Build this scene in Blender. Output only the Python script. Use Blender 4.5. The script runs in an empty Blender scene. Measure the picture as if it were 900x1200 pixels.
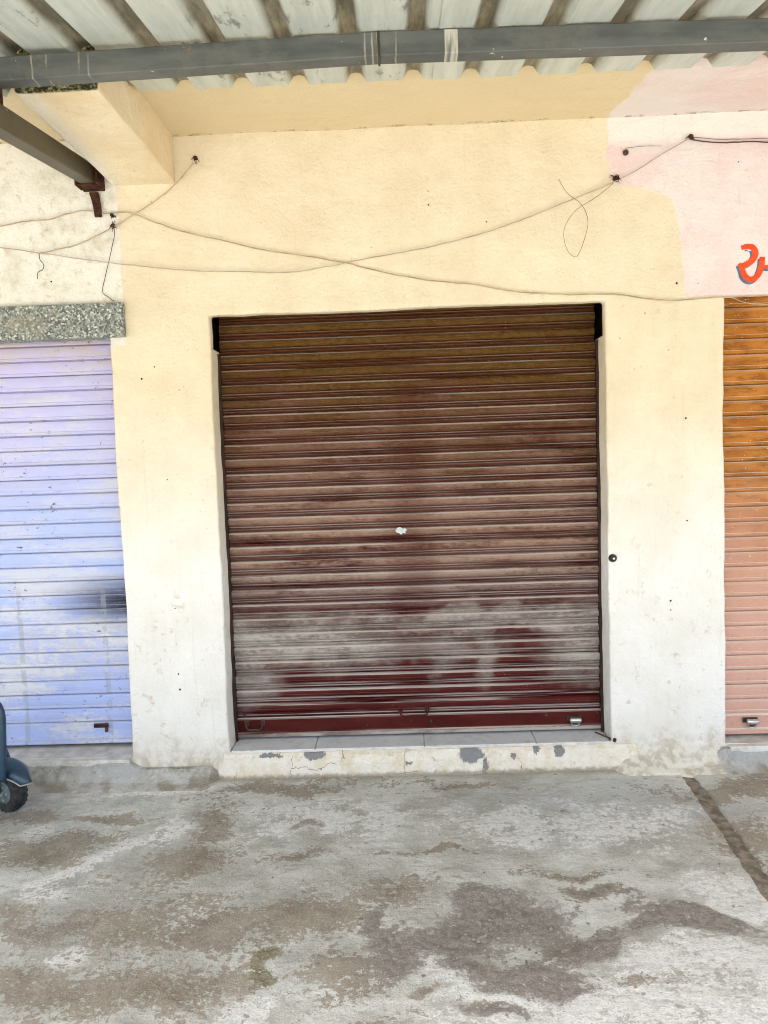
import bpy, bmesh, math, random
from mathutils import Vector, noise as mn
random.seed(7)
R_ = math.radians
scene = bpy.context.scene
col = scene.collection

# ------------------------------------------------------------------ camera
F_PX = 900.0; YAW, PITCH, ROLL = .0213, -.072, -.034
CAM = Vector((.892, -3.7436, 1.5828))
fw = Vector((-math.sin(YAW) * math.cos(PITCH), math.cos(YAW) * math.cos(PITCH), math.sin(PITCH)))
r0 = Vector((math.cos(YAW), math.sin(YAW), 0)); u0 = r0.cross(fw)
RT = math.cos(ROLL) * r0 + math.sin(ROLL) * u0
UP = -math.sin(ROLL) * r0 + math.cos(ROLL) * u0
cd = bpy.data.cameras.new('camera'); cam = bpy.data.objects.new('camera', cd); col.objects.link(cam)
cd.sensor_fit = 'HORIZONTAL'; cd.sensor_width = 36.0; cd.lens = 36.0 * F_PX / 900.0
cd.clip_start = .02; cd.clip_end = 2000
m = cam.matrix_world.copy()
for i in range(3):
    m[i][0] = RT[i]; m[i][1] = UP[i]; m[i][2] = -fw[i]; m[i][3] = CAM[i]
cam.matrix_world = m
scene.camera = cam

# ------------------------------------------------------------------ sky, sun, exposure
SUN_EL, SUN_AZ = R_(60), R_(188)       # azimuth measured from +Y towards +X; the street side is -Y
world = bpy.data.worlds.new('World'); scene.world = world; world.use_nodes = True
wn = world.node_tree.nodes; wl = world.node_tree.links
sky = wn.new('ShaderNodeTexSky'); sky.sky_type = 'NISHITA'; sky.sun_disc = False
sky.sun_elevation = SUN_EL; sky.sun_rotation = SUN_AZ; sky.dust_density = 3.5; sky.air_density = .85
wl.new(sky.outputs[0], wn['Background'].inputs[0]); wn['Background'].inputs[1].default_value = .13
sd = bpy.data.lights.new('sun', 'SUN'); sd.energy = 4.2; sd.angle = R_(.53); sd.color = (1, .965, .91)
sun = bpy.data.objects.new('sun', sd); col.objects.link(sun)
sdir = Vector((math.sin(SUN_AZ) * math.cos(SUN_EL), math.cos(SUN_AZ) * math.cos(SUN_EL), math.sin(SUN_EL)))
sun.rotation_euler = sdir.to_track_quat('Z', 'Y').to_euler(); sun.location = sdir * 30
vs = scene.view_settings
vs.view_transform = 'Standard'; vs.look = 'None'; vs.gamma = 1; vs.exposure = 2.06
scene.cycles.max_bounces = 6; scene.cycles.diffuse_bounces = 4; scene.cycles.glossy_bounces = 2
scene.cycles.use_adaptive_sampling = True; scene.cycles.adaptive_threshold = .015
scene.cycles.use_denoising = True; scene.cycles.filter_width = 1.05

# ------------------------------------------------------------------ pixel -> place (wall, floor)
def ray(x, y): return RT * ((x - 450) / F_PX) - UP * ((y - 600) / F_PX) + fw
def onY(x, y, Y=0.0): d = ray(x, y); return CAM + d * ((Y - CAM.y) / d.y)
def onZ(x, y, Z=0.0): d = ray(x, y); return CAM + d * ((Z - CAM.z) / d.z)

# ------------------------------------------------------------------ node helpers
class NT:
    def __init__(s, name, rough=.8, spec=.3, metal=0.0):
        s.m = bpy.data.materials.new(name); s.m.use_nodes = True
        s.t = s.m.node_tree; s.n = s.t.nodes; s.b = s.n['Principled BSDF']
        s.b.inputs['Roughness'].default_value = rough
        s.b.inputs['Specular IOR Level'].default_value = spec
        s.b.inputs['Metallic'].default_value = metal
        s.P = s.n.new('ShaderNodeNewGeometry').outputs['Position']
        sp = s.n.new('ShaderNodeSeparateXYZ'); s.link(s.P, sp.inputs[0])
        s.x, s.y, s.z = sp.outputs
    def link(s, a, b): s.t.links.new(a, b)
    def put(s, v, sock):
        if hasattr(v, 'is_output') or isinstance(v, bpy.types.NodeSocket): s.link(v, sock)
        elif isinstance(v, (tuple, list)) and sock.type == 'RGBA': sock.default_value = tuple(v)[:3] + (1,)
        else: sock.default_value = v
    def math(s, op, a, b=0.0, clamp=False):
        n = s.n.new('ShaderNodeMath'); n.operation = op; n.use_clamp = clamp
        s.put(a, n.inputs[0]); s.put(b, n.inputs[1]); return n.outputs[0]
    def mul(s, a, b): return s.math('MULTIPLY', a, b)
    def add(s, a, b): return s.math('ADD', a, b)
    def sub(s, a, b): return s.math('SUBTRACT', a, b)
    def mx(s, a, b): return s.math('MAXIMUM', a, b)
    def mr(s, v, a, b, c=0.0, d=1.0, smooth=True):
        n = s.n.new('ShaderNodeMapRange'); n.interpolation_type = 'SMOOTHSTEP' if smooth else 'LINEAR'
        s.put(v, n.inputs[0])
        for i, q in enumerate((a, b, c, d)): s.put(q, n.inputs[i + 1])
        return n.outputs[0]
    def scaled(s, sx, sy, sz, vec=None, loc=(0, 0, 0), rot=0.0):
        n = s.n.new('ShaderNodeMapping'); n.vector_type = 'POINT'
        s.link(vec or s.P, n.inputs[0]); n.inputs[1].default_value = loc
        n.inputs[2].default_value = (0, 0, rot); n.inputs[3].default_value = (sx, sy, sz); return n.outputs[0]
    def noise(s, scale, detail=4.0, rough=.55, dist=0.0, vec=None, color=False):
        n = s.n.new('ShaderNodeTexNoise'); s.link(vec or s.P, n.inputs['Vector'])
        n.inputs['Scale'].default_value = scale; n.inputs['Detail'].default_value = detail
        n.inputs['Roughness'].default_value = rough; n.inputs['Distortion'].default_value = dist
        return n.outputs[1 if color else 0]
    def voro(s, scale, vec=None, feature='F1', out=0, rand=1.0):
        n = s.n.new('ShaderNodeTexVoronoi'); n.feature = feature; s.link(vec or s.P, n.inputs['Vector'])
        n.inputs['Scale'].default_value = scale; n.inputs['Randomness'].default_value = rand; return n.outputs[out]
    def ramp(s, f, stops, interp='LINEAR'):
        n = s.n.new('ShaderNodeValToRGB'); n.color_ramp.interpolation = interp; e = n.color_ramp.elements
        while len(e) < len(stops): e.new(.5)
        for i, (p, c) in enumerate(stops):
            e[i].position = p; e[i].color = (c, c, c, 1) if isinstance(c, (int, float)) else tuple(c) + (1,)
        s.put(f, n.inputs[0]); return n.outputs[0]
    def mix(s, f, a, b, mode='MIX'):
        n = s.n.new('ShaderNodeMix'); n.data_type = 'RGBA'; n.blend_type = mode
        s.put(f, n.inputs[0]); s.put(a, n.inputs[6]); s.put(b, n.inputs[7]); return n.outputs[2]
    def blob(s, vec, cx, cy, cz, rx, ry, rz, soft=.5, rot=0.0):
        """soft-edged ellipsoid mask round a place; vec may be a distorted position"""
        v = s.n.new('ShaderNodeVectorMath'); v.operation = 'SUBTRACT'; s.link(vec, v.inputs[0]); v.inputs[1].default_value = (cx, cy, cz)
        o = s.scaled(1, 1, 1, v.outputs[0], rot=-rot)
        d = s.n.new('ShaderNodeVectorMath'); d.operation = 'DIVIDE'; s.link(o, d.inputs[0]); d.inputs[1].default_value = (rx, ry, rz)
        l = s.n.new('ShaderNodeVectorMath'); l.operation = 'LENGTH'; s.link(d.outputs[0], l.inputs[0])
        return s.mr(l.outputs['Value'], 1.0 + soft, 1.0 - soft)
    def warp(s, scale, amt, detail=4.0, rough=.6):
        c = s.noise(scale, detail, rough, color=True)
        a = s.n.new('ShaderNodeVectorMath'); a.operation = 'SUBTRACT'; s.link(c, a.inputs[0]); a.inputs[1].default_value = (.5, .5, .5)
        b = s.n.new('ShaderNodeVectorMath'); b.operation = 'SCALE'; s.link(a.outputs[0], b.inputs[0]); b.inputs['Scale'].default_value = amt
        d = s.n.new('ShaderNodeVectorMath'); d.operation = 'ADD'; s.link(s.P, d.inputs[0]); s.link(b.outputs[0], d.inputs[1]); return d.outputs[0]
    def bump(s, h, strength=.5, dist=.01):
        n = s.n.new('ShaderNodeBump'); n.inputs['Strength'].default_value = strength; n.inputs['Distance'].default_value = dist
        s.link(h, n.inputs['Height'])
        old = s.b.inputs['Normal']
        if old.is_linked: s.link(old.links[0].from_socket, n.inputs['Normal'])
        s.link(n.outputs[0], old)
    def color(s, c): s.put(c, s.b.inputs['Base Color']); return s.m
    def rough(s, v): s.put(v, s.b.inputs['Roughness'])
    def normal_z(s):
        g = s.n.new('ShaderNodeNewGeometry'); sp = s.n.new('ShaderNodeSeparateXYZ'); s.link(g.outputs['True Normal'], sp.inputs[0]); return sp.outputs[2]

# ------------------------------------------------------------------ materials
def curve_x(t, axis, lo, hi, xlo, xhi, pts):
    """boundary x as a function of a height or depth, as a ramp"""
    f = t.mr(axis, lo, hi, 0, 1, smooth=False)
    st = sorted(((q - lo) / (hi - lo), (x - xlo) / (xhi - xlo)) for x, q in pts)
    return t.add(t.mul(t.ramp(f, st), xhi - xlo), xlo)

def plaster_relief(t, k=1.0):
    h = t.add(t.mul(t.noise(8, 3, .6), 3.0), t.mul(t.noise(70, 3, .7), .9))
    t.bump(h, .58 * k, .010)

def paint_specks(t, c, amount=1.0):
    lo = t.noise(2.6, 2)
    dirt = t.mul(t.mr(t.noise(24, 4, .7), .59, .72), t.mr(lo, .42, .62))
    c = t.mix(t.mul(dirt, .45 * amount), c, (.42, .33, .2))
    sp = t.mul(t.mr(t.voro(15), .075, .045), t.mr(lo, .53, .62))
    c = t.mix(t.mul(sp, .6 * amount), c, (.20, .14, .09))
    streak = t.noise(7, 3, .6, vec=t.scaled(5, 1, .35))
    c = t.mix(t.mul(t.mr(streak, .56, .75), .16 * amount), c, (.5, .4, .27))
    return c

def make_wall_mat(zone):
    t = NT('painted_plaster_' + zone, .88, .2)
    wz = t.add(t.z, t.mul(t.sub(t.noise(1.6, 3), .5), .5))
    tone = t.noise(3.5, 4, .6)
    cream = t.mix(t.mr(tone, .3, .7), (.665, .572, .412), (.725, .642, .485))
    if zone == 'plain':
        chalk_and_light = t.mix(t.mr(tone, .3, .7), (.735, .71, .645), (.80, .785, .745))
        c = t.mix(t.mr(wz, 1.95, .85), cream, chalk_and_light)                   # lower wall: worn chalky wash, plus its whiter light put into the colour
    elif zone == 'pink':                                               # pink wash of the neighbouring shop over the cream
        c = cream
        xb = curve_x(t, t.z, 2.2, 3.2, 1.8, 2.4, [(2.279, 2.30), (2.268, 2.443), (2.249, 2.582), (2.235, 2.70), (2.218, 2.752), (2.15, 2.79), (1.96, 2.825), (1.93, 2.87), (1.916, 2.948), (1.923, 3.13)])
        ed = t.add(t.sub(t.x, xb), t.add(t.mul(t.sub(t.noise(14, 4, .7), .5), .05), t.mul(t.sub(t.noise(70, 2, .6), .5), .012)))
        pk = t.mul(t.mr(ed, -.0025, .0025), t.mr(t.z, 2.285, 2.295))
        pink = t.mix(t.mr(t.noise(4.2, 4, .65), .38, .68), (.70, .635, .605), (.70, .545, .53))
        pink = t.mix(t.mr(t.add(t.z, t.mul(t.sub(t.noise(6, 3), .5), .08)), 2.99, 3.04), pink, (.73, .70, .65))
        c = t.mix(pk, c, pink)
    else:                                                              # old whitewash of the other neighbour
        c = cream
        ow = t.mr(t.add(t.x, t.mul(t.sub(t.noise(18, 3, .6), .5), .02)), -.405, -.417)
        old = t.mix(t.mr(t.noise(5, 5, .7), .45, .7), (.72, .70, .64), (.57, .535, .435))
        old = t.mix(t.mul(t.mr(t.noise(20, 4, .7), .56, .68), .5), old, (.48, .44, .35))
        c = t.mix(ow, c, old)
    c = paint_specks(t, c)
    if zone == 'plain':
        sc = t.mul(t.mr(t.noise(11, 5, .75), .57, .66), t.mr(t.z, 1.5, .5, .12, .6)); c = t.mix(sc, c, (.50, .42, .30))   # scuffs                                                # dirt splashed at the foot of the wall
        base = t.mul(t.mr(t.add(t.z, t.mul(t.sub(t.noise(8, 4, .65), .5), .34)), .24, .03), .8)
        c = t.mix(base, c, t.mix(t.mr(t.noise(22, 3), .4, .6), (.42, .36, .25), (.66, .61, .50)))
    plaster_relief(t)
    return t.color(c)
M = {}
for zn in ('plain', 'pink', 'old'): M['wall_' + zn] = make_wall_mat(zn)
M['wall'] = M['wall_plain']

def make_soffit():
    t = NT('soffit_paint', .9, .15)
    xb = t.add(t.mul(t.y, -.14), 1.92)
    ed = t.add(t.sub(t.x, xb), t.mul(t.sub(t.noise(9, 4, .6), .5), .09))
    c = t.mix(t.mr(ed, -.008, .008), t.mix(t.noise(3, 4), (.61, .50, .315), (.68, .57, .375)), t.mix(t.mr(t.noise(3, 4), .4, .6), (.68, .61, .575), (.68, .54, .505)))
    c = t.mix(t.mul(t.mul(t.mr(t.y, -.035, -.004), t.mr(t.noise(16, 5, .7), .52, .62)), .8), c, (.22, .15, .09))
    plaster_relief(t, .7); return t.color(c)
M['soffit'] = make_soffit()

def make_bracket():
    t = NT('bracket_paint', .9, .15)
    c = t.mix(t.mr(t.noise(4, 5), .3, .7), (.70, .57, .37), (.76, .65, .46))
    c = t.mix(t.mr(t.add(t.x, t.mul(t.sub(t.noise(10, 4), .5), .06)), -.33, -.40), c, (.72, .66, .54))
    c = paint_specks(t, c)
    c = t.mix(t.mul(t.mr(t.y, -.05, -.01), t.mul(t.mr(t.noise(18, 5, .7), .55, .62), t.mr(t.x, -.2, -.14))), c, (.25, .16, .09))
    moss = t.mr(t.add(t.y, t.mul(t.sub(t.noise(40, 4, .7), .5), .02)), -.928, -.938)
    mc = t.mix(t.mr(t.noise(60, 4, .7), .4, .62), (.028, .03, .012), (.34, .30, .16))
    c = t.mix(moss, c, mc)
    plaster_relief(t); t.bump(t.mul(moss, t.noise(60, 4, .7)), .9, .01); return t.color(c)
M['bracket'] = make_bracket()

def make_plinth():
    t = NT('limewashed_plinth', .92, .15)
    w = t.warp(38, .055, 3, .8)
    c = t.mix(t.mr(t.noise(14, 5, .65), .4, .65), (.80, .75, .645), (.72, .63, .47))
    c = t.mix(t.mul(t.mr(t.noise(33, 5, .7), .58, .68), .6), c, (.50, .40, .25))
    chip = None
    for (px, py, rx, rz) in ((552, 884, .06, .038), (369, 884, .05, .028), (628, 878, .016, .02), (655, 880, .025, .03), (318, 886, .06, .008), (569, 897, .012, .04), (480, 894, .014, .008), (602, 886, .012, .02)):
        p = onY(px, py, -.02)
        b = t.blob(w, p.x, -.02, p.z, rx, .3, rz, .12)
        chip = b if chip is None else t.mx(chip, b)
    c = t.mix(chip, c, t.mix(t.noise(60, 4), (.20, .20, .19), (.29, .29, .275)))
    crack = t.mr(t.voro(5.5, vec=t.warp(9, .12), feature='DISTANCE_TO_EDGE'), .012, .002)
    c = t.mix(t.mul(crack, t.mr(t.noise(4, 2), .5, .56)), c, (.16, .12, .08))
    foot = t.mr(t.add(t.z, t.mul(t.sub(t.noise(30, 5, .7), .5), .05)), .028, .004)
    c = t.mix(t.mul(foot, .85), c, (.33, .28, .2))
    plaster_relief(t, 1.5); t.bump(t.mul(chip, -1.0), .8, .006); t.bump(t.mul(crack, -1.0), .4, .004); return t.color(c)
M['plinth'] = make_plinth()

def make_kerb():
    t = NT('rough_cement', .93, .15)
    c = t.mix(t.mr(t.noise(16, 6, .7), .35, .65), (.26, .245, .20), (.50, .49, .45))
    c = t.mix(t.mr(t.noise(5, 4), .45, .62), c, (.40, .40, .38))
    c = t.mix(t.mul(t.mr(t.noise(70, 4, .7), .55, .7), .6), c, (.62, .61, .57))
    foot = t.mr(t.add(t.z, t.mul(t.sub(t.noise(24, 3, .7), .5), .06)), .05, .008); c = t.mix(t.mul(foot, .8), c, t.mix(t.mr(t.noise(9, 3), .4, .6), (.27, .23, .17), (.46, .45, .41)))
    plaster_relief(t, 1.6); return t.color(c)
M['kerb'] = make_kerb()

def make_tile():
    t = NT('pale_stone_tile', .45, .4)
    c = t.mix(t.noise(6, 5), (.66, .68, .69), (.74, .755, .755))
    c = t.mix(t.mul(t.mr(t.noise(20, 5, .7), .5, .68), .6), c, (.52, .48, .4)); t.bump(t.noise(40, 2), .15, .003); return t.color(c)
M['tile'] = make_tile()
def make_grout():
    t = NT('mortar', .95, .1); return t.color(t.mix(t.noise(30), (.24, .22, .19), (.4, .37, .32)))
M['grout'] = make_grout()

def make_granite():
    t = NT('speckled_terrazzo', .55, .35)
    v = t.voro(120, vec=t.warp(60, .005, 2), out=1)
    g = t.n.new('ShaderNodeSeparateColor'); t.link(v, g.inputs[0])
    c = t.ramp(g.outputs[0], [(0, (.085, .098, .088)), (.25, (.15, .165, .15)), (.5, (.215, .235, .215)), (.68, (.30, .32, .29)), (.86, (.42, .44, .40)), (.95, (.55, .56, .52))], 'CONSTANT')
    c = t.mix(t.mul(t.mr(t.noise(9, 4), .5, .7), .4), c, (.30, .27, .2))
    t.bump(t.noise(60, 3), .15, .003); return t.color(c)
M['granite'] = make_granite()

def make_sheet():
    t = NT('galvanised_sheet', .5, .4, .25)
    st = t.noise(3.0, 5, .65, vec=t.scaled(4.5, .5, 1))
    c = t.mix(t.mr(st, .35, .7), (.595, .635, .59), (.475, .51, .465))
    g = t.noise(11, 6, .7, vec=t.scaled(1.6, .5, 1))
    c = t.mix(t.mul(t.mr(g, .55, .66), t.mul(t.mr(t.noise(2.2, 2), .45, .6), .85)), c, (.17, .175, .165))
    # rust-brown grime gathered in the ribs (object x runs across the sheet)
    tc = t.n.new('ShaderNodeTexCoord'); sp = t.n.new('ShaderNodeSeparateXYZ'); t.link(tc.outputs['Object'], sp.inputs[0])
    rib = t.mr(t.add(sp.outputs[2], t.mul(t.sub(g, .5), .02)), .004, .032)
    rc = t.mix(t.mr(t.noise(5, 5, .7, vec=t.scaled(3, .6, 1)), .4, .62), (.11, .09, .05), (.30, .26, .18))
    c = t.mix(t.mul(rib, .9), c, rc)
    t.rough(t.mr(st, .3, .7, .42, .62)); t.bump(t.noise(5, 2, vec=t.scaled(3, .5, 1)), .12, .01); return t.color(c)
M['sheet'] = make_sheet()

def make_purlin():
    t = NT('grey_painted_steel', .5, .4)
    c = t.mix(t.mr(t.noise(6, 5, .65, vec=t.scaled(.5, 1, 3)), .35, .65), (.068, .074, .071), (.105, .110, .104))
    medn = t.noise(18, 2); medn2 = t.noise(9, 3)
    d = t.noise(1.0, 2, .5, vec=t.scaled(26, .5, .5))
    drip = t.mul(t.mr(d, .615, .635), t.mul(t.mr(t.noise(1.3, 1, vec=t.scaled(1, 0, 0)), .5, .56), t.mr(t.noise(1, 2, vec=t.scaled(40, 0, 5)), .3, .5)))
    c = t.mix(t.mul(drip, .8), c, (.52, .50, .42))
    for px in (37, 54, 92, 103, 428, 437, 443, 464):
        xx = onY(px, 70, -1.06).x
        ln = t.mul(t.mr(t.math('ABSOLUTE', t.sub(t.add(t.x, t.mul(t.sub(medn, .5), .012)), xx)), .0042, .0012), t.mr(medn2, .40, .6)); c = t.mix(t.mul(ln, .7), c, (.36, .33, .25))
    ch = t.mul(t.mr(t.noise(17, 5, .75), .66, .68), 1.0)
    c = t.mix(ch, c, (.62, .57, .48))
    rust = t.mr(t.noise(11, 5, .7), .67, .71); c = t.mix(rust, c, (.26, .11, .04))
    c = t.mix(t.mul(t.mr(t.noise(8, 5, .7), .5, .64), .3), c, (.16, .15, .12))
    t.bump(t.noise(30, 3), .15, .003); return t.color(c)
M['purlin'] = make_purlin()

def make_rafter():
    t = NT('stained_steel', .42, .5)
    n = t.noise(8, 5, .7)
    c = t.mix(t.mr(n, .4, .65), (.055, .040, .012), (.034, .027, .013))
    c = t.mix(t.mr(t.noise(14, 5, .7), .58, .64), c, (.03, .018, .01))
    c = t.mix(t.mr(t.noise(31, 5, .75), .68, .70), c, (.55, .5, .4)); t.bump(t.noise(40, 3), .2, .003); return t.color(c)
M['rafter'] = make_rafter()
def make_rust():
    t = NT('rust', .9, .15); c = t.mix(t.mr(t.noise(45, 5, .7), .35, .65), (.028, .011, .008), (.085, .033, .019)); t.bump(t.noise(60, 4, .7), .8, .008); return t.color(c)
M['rust'] = make_rust()

def make_shutter(kind):
    t = NT(kind + '_shutter_paint', .6, .06)
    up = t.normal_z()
    hn = t.noise(4, 4, .65, vec=t.scaled(.65, 1, 2.2)); fine = t.noise(60, 3, .75, vec=t.scaled(.55, 1, 1)); blot = t.noise(2.4, 3, .6); line = t.noise(9, 2, .55, vec=t.scaled(.16, 1, 7))
    if kind == 'brown':
        tc = t.n.new('ShaderNodeTexCoord'); sp3 = t.n.new('ShaderNodeSeparateXYZ'); t.link(tc.outputs['Object'], sp3.inputs[0])
        face = t.mr(sp3.outputs[2], .028, .034)                        # the broad face of each slat holds the dust film
        base = t.mix(t.mr(hn, .35, .65), (.055, .0085, .007), (.085, .0155, .013))
        ol = t.mr(t.add(t.z, t.mul(t.sub(blot, .5), 1.5)), 1.2, 2.1)
        film = t.mix(t.mr(fine, .35, .65), (.076, .036, .007), (.112, .060, .015))
        c = t.mix(t.mul(ol, t.mr(face, 0, 1, .45, .92)), base, film)
        w = t.warp(3.2, .35, 3, .65)
        # a film of grey road dust, thickest where splashes dried
        mid = t.mul(t.mr(t.z, .72, 1.05), t.mr(t.add(t.z, t.mul(blot, .7)), 2.35, 1.45))
        spread_ = t.mr(t.add(t.mul(hn, .6), t.add(t.mul(fine, .25), t.mul(line, .25))), .36, .62)
        dust = t.mul(t.mul(mid, spread_), t.mul(t.mr(face, 0, 1, .45, 1.0), t.mr(t.add(sp3.outputs[2], t.mul(t.sub(fine, .5), .03)), .030, .066, .5, .95)))
        soft = t.mr(t.add(t.mul(fine, .5), t.mul(hn, .7)), .46, .70, .40, 1.0)
        for (x, z, rx, rz, a) in ((.10, .66, .38, .15, 1.0), (.46, .64, .36, .12, .9), (1.88, .60, .20, .18, .9), (1.10, .60, .05, .16, .5), (1.33, .58, .05, .18, .5), (1.3, .73, .8, .06, .75), (.9, .60, .5, .06, .5), (.03, .44, .16, .12, .7)):
            dust = t.mx(dust, t.mul(t.blob(w, x, .15, z, rx, 9, rz, .6), t.mul(soft, a)))
        c = t.mix(dust, c, t.mix(t.mr(t.z, .75, 1.1), (.43, .40, .355), (.34, .23, .17)))
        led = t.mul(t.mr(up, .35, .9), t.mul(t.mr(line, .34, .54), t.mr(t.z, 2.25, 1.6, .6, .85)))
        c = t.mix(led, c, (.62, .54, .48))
        vr = t.blob(t.warp(4, .2, 2), .95, .15, 1.2, .10, 9, .75, .9)
        c = t.mix(t.mul(vr, .45), c, (.075, .016, .012))
        sp_ = t.mr(t.noise(75, 2, .7), .72, .75); c = t.mix(t.mul(sp_, .5), c, (.5, .45, .4))
        rail = t.mr(t.add(t.z, t.mul(t.sub(fine, .5), .01)), .170, .160); c = t.mix(t.mul(rail, t.mul(t.mr(hn, .35, .55, .35, .9), t.mr(t.z, .142, .148))), c, (.42, .38, .33))
        t.rough(t.mr(dust, 0, .5, .55, .95)); t.bump(t.noise(25, 2, .6, vec=t.scaled(.25, 1, 1.5)), .25, .004)
    elif kind == 'lavender':
        c = t.mix(t.mr(t.add(t.z, t.mul(t.sub(blot, .5), .8)), 1.0, 2.1), (.41, .49, .79), (.50, .475, .74))
        c = t.mix(t.mul(t.mr(hn, .46, .68), .55), c, (.56, .54, .57)); c = t.mix(t.mul(t.mr(line, .55, .7), .35), c, (.42, .41, .5))
        gr = t.blob(t.warp(4, .3), -.7, .15, .62, .5, 9, .12, .6); c = t.mix(t.mul(gr, t.mul(t.mr(fine, .35, .6), .75)), c, (.60, .57, .54))
        wr = t.mul(t.mr(t.add(t.mul(hn, .7), t.mul(fine, .4)), .50, .66), t.mr(t.z, 1.3, .6, .25, .8)); c = t.mix(wr, c, (.66, .665, .70))
        top = t.mr(t.add(t.z, t.mul(t.sub(blot, .5), .3)), 1.95, 2.12); c = t.mix(t.mul(top, t.mul(t.mr(hn, .4, .6), .5)), c, (.50, .40, .38))
        # black scorch mark by the pillar
        sc = t.blob(t.warp(7, .03), -.49, .15, .885, .30, 9, .10, .9); c = t.mix(t.mul(sc, t.mr(t.add(t.mul(line, .6), t.mul(fine, .4)), .32, .58, .55, 1.0)), c, (.022, .024, .035))
        for z0 in (.45, ):
            for xx in (-.66, -1.10):
                col_ = t.mul(t.mr(t.math('ABSOLUTE', t.sub(t.x, xx)), .016, .010), t.mul(t.mr(t.noise(20, 2), .42, .5), t.mr(t.z, 1.0, .9)))
                c = t.mix(t.mul(col_, .5), c, (.32, .34, .38))
        ch = t.mul(t.mr(t.noise(38, 6, .75, vec=t.scaled(.55, 1, 1)), .605, .63), t.mr(t.noise(3, 2), .42, .58)); c = t.mix(ch, c, (.14, .13, .14))
        ru = t.mul(t.mr(t.noise(22, 5, .7), .64, .68), t.mr(t.noise(2.2, 2), .52, .6)); c = t.mix(ru, c, (.33, .2, .1))
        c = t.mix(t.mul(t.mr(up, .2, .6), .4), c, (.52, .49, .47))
        t.bump(t.noise(25, 4, .6, vec=t.scaled(.3, 1, 1)), .2, .004); t.rough(.5)
    else:
        c = t.mix(t.mr(hn, .35, .68), (.33, .118, .018), (.47, .19, .038))
        c = t.mix(t.mul(t.mr(t.noise(9, 5, .7, vec=t.scaled(.8, 1, 3)), .44, .64), .8), c, (.20, .068, .012))
        dz = t.mr(t.add(t.z, t.mul(t.sub(blot, .5), .7)), 1.75, .45)
        c = t.mix(t.mul(dz, t.mr(fine, .2, .5, .65, 1.0)), c, (.58, .35, .28))
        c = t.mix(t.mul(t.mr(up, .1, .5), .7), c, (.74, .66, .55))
        sp = t.mr(t.noise(90, 2, .7), .70, .73); c = t.mix(sp, c, (.7, .6, .48))
        t.bump(t.noise(25, 4, .6, vec=t.scaled(.3, 1, 1)), .25, .004); t.rough(.5)
    return t.color(c)
for k in ('brown', 'lavender', 'orange'): M[k] = make_shutter(k)

def make_simple(name, c1, c2, rough=.6, spec=.3, metal=0.0, scale=20, relief=.1):
    t = NT(name, rough, spec, metal); t.bump(t.noise(scale * 2, 4), relief, .003)
    return t.color(t.mix(t.mr(t.noise(scale, 5, .65), .35, .65), c1, c2))
M['guide'] = make_simple('dark_guide_steel', (.020, .009, .007), (.045, .019, .014), .7)
M['steel'] = make_simple('worn_steel', (.42, .42, .40), (.62, .62, .6), .32, .5, .85, 60)
M['darkmetal'] = make_simple('oily_iron', (.035, .022, .017), (.08, .05, .035), .55)
M['cable'] = make_simple('dusty_tan_cable', (.34, .26, .15), (.50, .40, .26), .8, .2, 0, 12)
M['greycable'] = make_simple('greyed_cable', (.36, .30, .22), (.50, .43, .32), .8, .2, 0, 12)
M['blackcable'] = make_simple('dark_cable', (.05, .025, .02), (.10, .06, .045), .7)
M['thinwire'] = make_simple('thin_brown_wire', (.12, .08, .05), (.22, .15, .09), .7)
M['black'] = make_simple('black_plastic', (.012, .012, .013), (.03, .03, .032), .4, .5)
M['rubber'] = make_simple('tyre_rubber', (.012, .012, .013), (.04, .042, .042), .75, .3, 0, 40, .3)
M['rim'] = make_simple('greenish_rim', (.06, .085, .09), (.13, .16, .16), .5, .4, 0, 30)
M['blue'] = make_simple('dark_blue_paint', (.008, .032, .062), (.018, .055, .092), .35, .5, 0, 14)
M['bluetrim'] = make_simple('worn_pale_edge', (.24, .25, .22), (.42, .42, .36), .7)
M['letter_red'] = make_simple('red_sign_paint', (.62, .055, .012), (.72, .085, .02), .7, .25, 0, 25, .2)
M['letter_blue'] = make_simple('blue_sign_paint', (.07, .12, .22), (.11, .17, .28), .7, .25, 0, 25, .2)
M['sticker'] = make_simple('torn_paper', (.42, .47, .47), (.58, .62, .6), .85)
M['dark_room'] = make_simple('unpainted_cement', (.16, .15, .14), (.22, .21, .2), .95)
M['stone'] = make_simple('crumbled_concrete', (.16, .14, .12), (.32, .29, .25), .95, .1, 0, 8)
M['sill'] = make_simple('pale_cement_sill', (.52, .49, .43), (.68, .66, .61), .85, .2, 0, 16, .3)
M['earth'] = make_simple('packed_earth', (.33, .31, .27), (.42, .40, .355), .95, .1, 0, 1.5, .4)

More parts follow.
